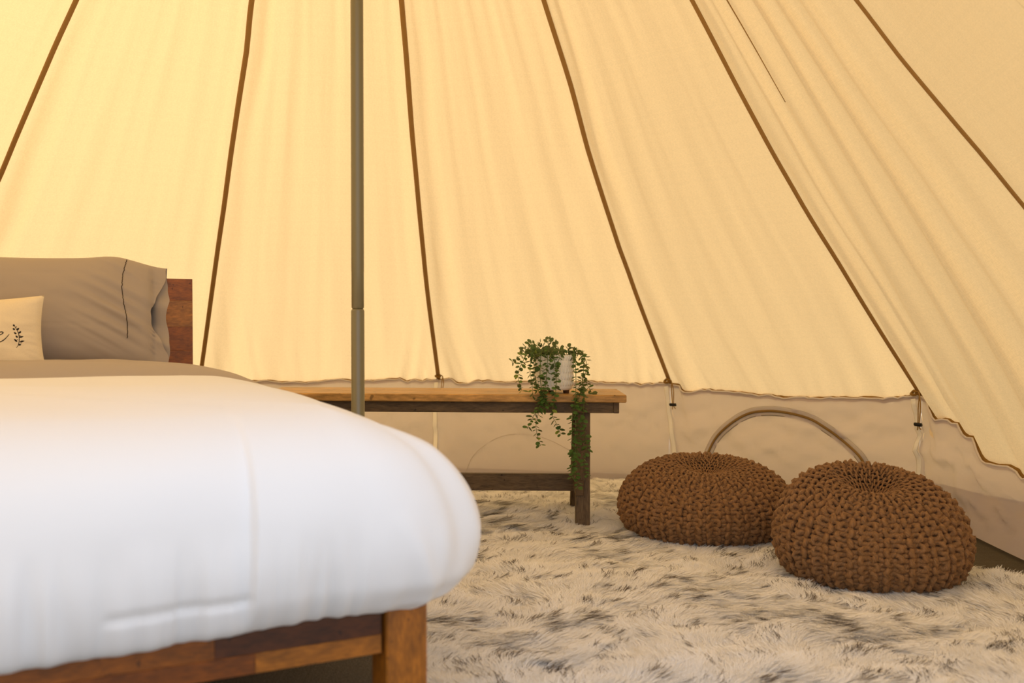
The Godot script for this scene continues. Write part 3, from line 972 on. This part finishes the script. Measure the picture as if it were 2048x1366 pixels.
func rug_edge() -> PackedVector2Array:                     # x, distance
	return PackedVector2Array([Vector2(-0.22, 1.55), Vector2(-0.23, 2.4), Vector2(-0.25, 3.4), Vector2(-0.27, 4.30), Vector2(-0.22, 4.56), Vector2(0.25, 4.62), Vector2(0.62, 4.56), Vector2(1.05, 4.20), Vector2(1.20, 3.75), Vector2(1.24, 3.2), Vector2(1.33, 2.98), Vector2(1.45, 2.82), Vector2(1.50, 2.60), Vector2(1.48, 2.2), Vector2(1.42, 1.55)])

func rug_height(x: float, d: float) -> float:
	return 0.012 + 0.011 * n1(x * 42.0 + 300.0, d * 42.0) + 0.006 * n1(x * 130.0, d * 130.0 + 90.0)

func build_rug() -> void:
	var edge := rug_edge()
	var o := thing("fur_rug", "shaggy cream faux-fur rug flecked with dark brown, spread over the carpet", "rug", Vector3.ZERO)
	var st := SurfaceTool.new()
	st.begin(Mesh.PRIMITIVE_TRIANGLES)
	var cell := 0.04
	for j in 80:
		for i in 52:
			var x := -0.32 + i * cell
			var d := 1.5 + j * cell
			if not Geometry2D.is_point_in_polygon(Vector2(x + cell / 2, d + cell / 2), edge): continue
			var q := []
			for c in [[0, 0], [1, 0], [1, 1], [0, 1]]:
				var xx: float = x + c[0] * cell
				var dd: float = d + c[1] * cell
				q.append(v3(xx, maxf(0.004, rug_height(xx, dd)), dd))
			for e in [0, 2, 1, 0, 3, 2]: st.add_vertex(q[e])
	st.generate_normals()
	part("backing", st.commit(), M.fur_base, o)
	# pile: locks of curved hairs, three kinds by how many hairs are tipped dark
	for kind in 3:
		var lock := SurfaceTool.new()
		lock.begin(Mesh.PRIMITIVE_TRIANGLES)
		for hnum in 15:
			var root := Vector3(rng.randfn(0.0, 0.007), 0.0, rng.randfn(0.0, 0.007))
			var l := 0.038 * rng.randf_range(0.65, 1.15)
			var side := rng.randfn(0.0, 0.22) - root.z * 14.0
			var dark: bool = rng.randf() < [0.02, 0.085, 0.22][kind]
			var wide := 0.0012 * rng.randf_range(0.8, 1.3)
			if dark:
				l *= 1.2
				wide *= 0.85
			var tone := rng.randf_range(0.95, 1.0)
			var roll := rng.randf_range(-0.6, 0.6)
			for i in 5:
				var f := i / 4.0
				var p := root + Vector3(l * (0.30 * f + 0.62 * f * f), l * (0.48 * f - 0.24 * f * f), l * side * f * f)
				var w := wide * (1.0 - 0.8 * f)
				var col := Color(0.985, 0.96, 0.93).lerp(Color(0.99, 0.98, 0.965), minf(1.0, f * 1.6)) * tone
				if dark: col = col.lerp(Color(0.075, 0.05, 0.036), smoothstep(0.30, 0.75, f))
				for e in [-1.0, 1.0]:
					lock.set_color(col)
					lock.add_vertex(p + Vector3(-side * 0.4, roll, 1.0).normalized() * w * e)
				if i:
					var q := (hnum * 5 + i - 1) * 2
					for e in [q, q + 1, q + 3, q, q + 3, q + 2]: lock.add_index(e)
		lock.generate_normals()
		var mesh := lock.commit()
		var spots := []
		var grains := RandomNumberGenerator.new()
		grains.seed = 77
		var gap := 0.0102
		for j in int(3.1 / gap):
			for i in int(1.95 / gap):
				var x := -0.29 + i * gap + grains.randf_range(-0.5, 0.5) * gap
				var d := 1.56 + j * gap + grains.randf_range(-0.5, 0.5) * gap
				var g1 := grains.randf()
				var g2 := grains.randf()
				var g3 := grains.randf()
				if d < 1.85: continue
				var e := Vector2(x + 0.02 * n1(d * 300.0, 5.0), d + 0.02 * n1(x * 300.0, 8.0))
				if not Geometry2D.is_point_in_polygon(e, edge): continue
				var under := false
				for c: Vector3 in POUFS:
					if Vector2(x - c.x, d + c.z).length() < 0.20: under = true
				if under: continue
				var shade := 0.35 * n1(x * 75.0 + 40.0, d * 75.0) + 0.9 * n1(x * 210.0, d * 210.0 + 70.0) + 0.5 * n1(x * 520.0, d * 520.0 + 170.0) + 0.4 * (g3 - 0.5)
				var want := 0 if shade < -0.02 else (1 if shade < 0.42 else 2)
				if want != kind: continue
				var flow := n1(x * 26.0 + 500.0, d * 26.0) * 2.8 + 1.2 * n1(x * 120.0, d * 120.0 + 400.0) + 0.5 * (g1 - 0.5) + 0.7
				var size := 0.85 + 0.3 * g2 + 0.35 * n1(x * 60.0 + 90.0, d * 60.0)
				var b := Basis(Vector3.UP, flow) * Basis(Vector3.BACK, 0.30 * n1(x * 110.0 + 800.0, d * 110.0) + 0.1)
				spots.append([Transform3D(b.scaled(Vector3.ONE * size), v3(x, maxf(0.004, rug_height(x, d)) - 0.001, d)), g2])
		var mm := MultiMesh.new()
		mm.transform_format = MultiMesh.TRANSFORM_3D
		mm.use_colors = true
		mm.mesh = mesh
		mm.instance_count = spots.size()
		for i in spots.size():
			mm.set_instance_transform(i, spots[i][0])
			var s: float = 0.94 + 0.06 * spots[i][1]
			mm.set_instance_color(i, Color(s, s * 0.99, s * 0.975))
		var mi := MultiMeshInstance3D.new()
		mi.name = ["pale_pile", "flecked_pile", "dark_tipped_pile"][kind]
		mi.multimesh = mm
		mi.material_override = M.fur
		mi.set_meta("kind", "stuff")
		o.add_child(mi)

# ---------------------------------------------------------------- all of it
func _ready() -> void:
	rng.seed = 4711
	noise.seed = 12
	noise.frequency = 0.05
	noise.fractal_octaves = 2
	fine.seed = 5
	fine.frequency = 0.02
	fine.fractal_octaves = 3

	var lens := CameraAttributesPhysical.new()
	lens.frustum_focal_length = 51.245
	lens.frustum_focus_distance = 3.35
	lens.exposure_aperture = 5.0
	var cam := Camera3D.new()
	cam.name = "camera"
	add_child(cam)
	cam.attributes = lens
	cam.fov = rad_to_deg(2.0 * atan(683.0 / 2000.0))
	cam.position = Vector3(0, EYE, 0)
	cam.rotation = Vector3(-atan(38.0 / 2000.0), 0, 0)
	cam.near = 0.05
	cam.far = 200.0
	cam.current = true

	var sky_m := ProceduralSkyMaterial.new()
	sky_m.sky_top_color = Color(0.88, 0.90, 0.95)
	sky_m.sky_horizon_color = Color(0.97, 0.97, 0.98)
	sky_m.sky_curve = 0.2
	sky_m.ground_bottom_color = Color(0.5, 0.5, 0.48)
	sky_m.ground_horizon_color = Color(0.85, 0.87, 0.88)
	sky_m.energy_multiplier = 1.0
	var env := Environment.new()
	env.background_mode = Environment.BG_SKY
	env.sky = Sky.new()
	env.sky.sky_material = sky_m
	env.background_energy_multiplier = 1.5
	env.tonemap_mode = Environment.TONE_MAPPER_LINEAR
	env.tonemap_exposure = 1.0
	env.sdfgi_enabled = true
	env.ssao_enabled = true
	env.ssil_enabled = true
	var we := WorldEnvironment.new()
	we.name = "environment"
	we.environment = env
	add_child(we)
	var sun := DirectionalLight3D.new()
	sun.name = "sun"
	sun.light_color = Color(1.0, 0.97, 0.93)
	sun.light_energy = 1.3
	sun.light_angular_distance = 3.0
	sun.shadow_enabled = true
	add_child(sun)
	sun.look_at_from_position(Vector3(-6.4, 9.0, -3.2), Vector3(0, 0, -2.7))

	make_materials()

	var ground := part("ground", box(Vector3(60, 0.1, 60), 0.001), M.ground, self, Vector3(0, -0.12, 0))
	tag(ground, "pale ground outside the tent", "ground", "", "structure")
	var fl := thing("floor", "dark brown-grey carpet floor of the tent around the rug", "floor", v3(HUB.x, 0, HUB.y), "", "structure")
	part("carpet", lathe([Vector2(0.0, -0.07), Vector2(2.48, -0.07), Vector2(2.48, 0.0), Vector2(0.0, 0.0)], 52), M.carpet, fl)
	build_tent()
	build_pole()
	build_bed()
	build_pillows()
	build_bench()
	build_plant()
	make_pouf("knitted_pouf", "flatter wider brown knitted pouf beside the bench, close to the back wall", POUFS[0] + Vector3(0, 0.012, 0), 0.292, 0.232, 0.035, 60, 0.027, 11.0, 0.13)
	make_pouf("knitted_pouf", "taller brown knitted pouf in front, overlapping the other pouf's edge", POUFS[1] + Vector3(0, 0.012, 0), 0.262, 0.275, 0.055, 52, 0.029, 47.0, 0.22)
	build_rug()
	cord(2, "behind the bench", 0.10)
	cord(3, "above the flatter pouf", 0.115)
	cord(4, "above the taller pouf", 0.125)
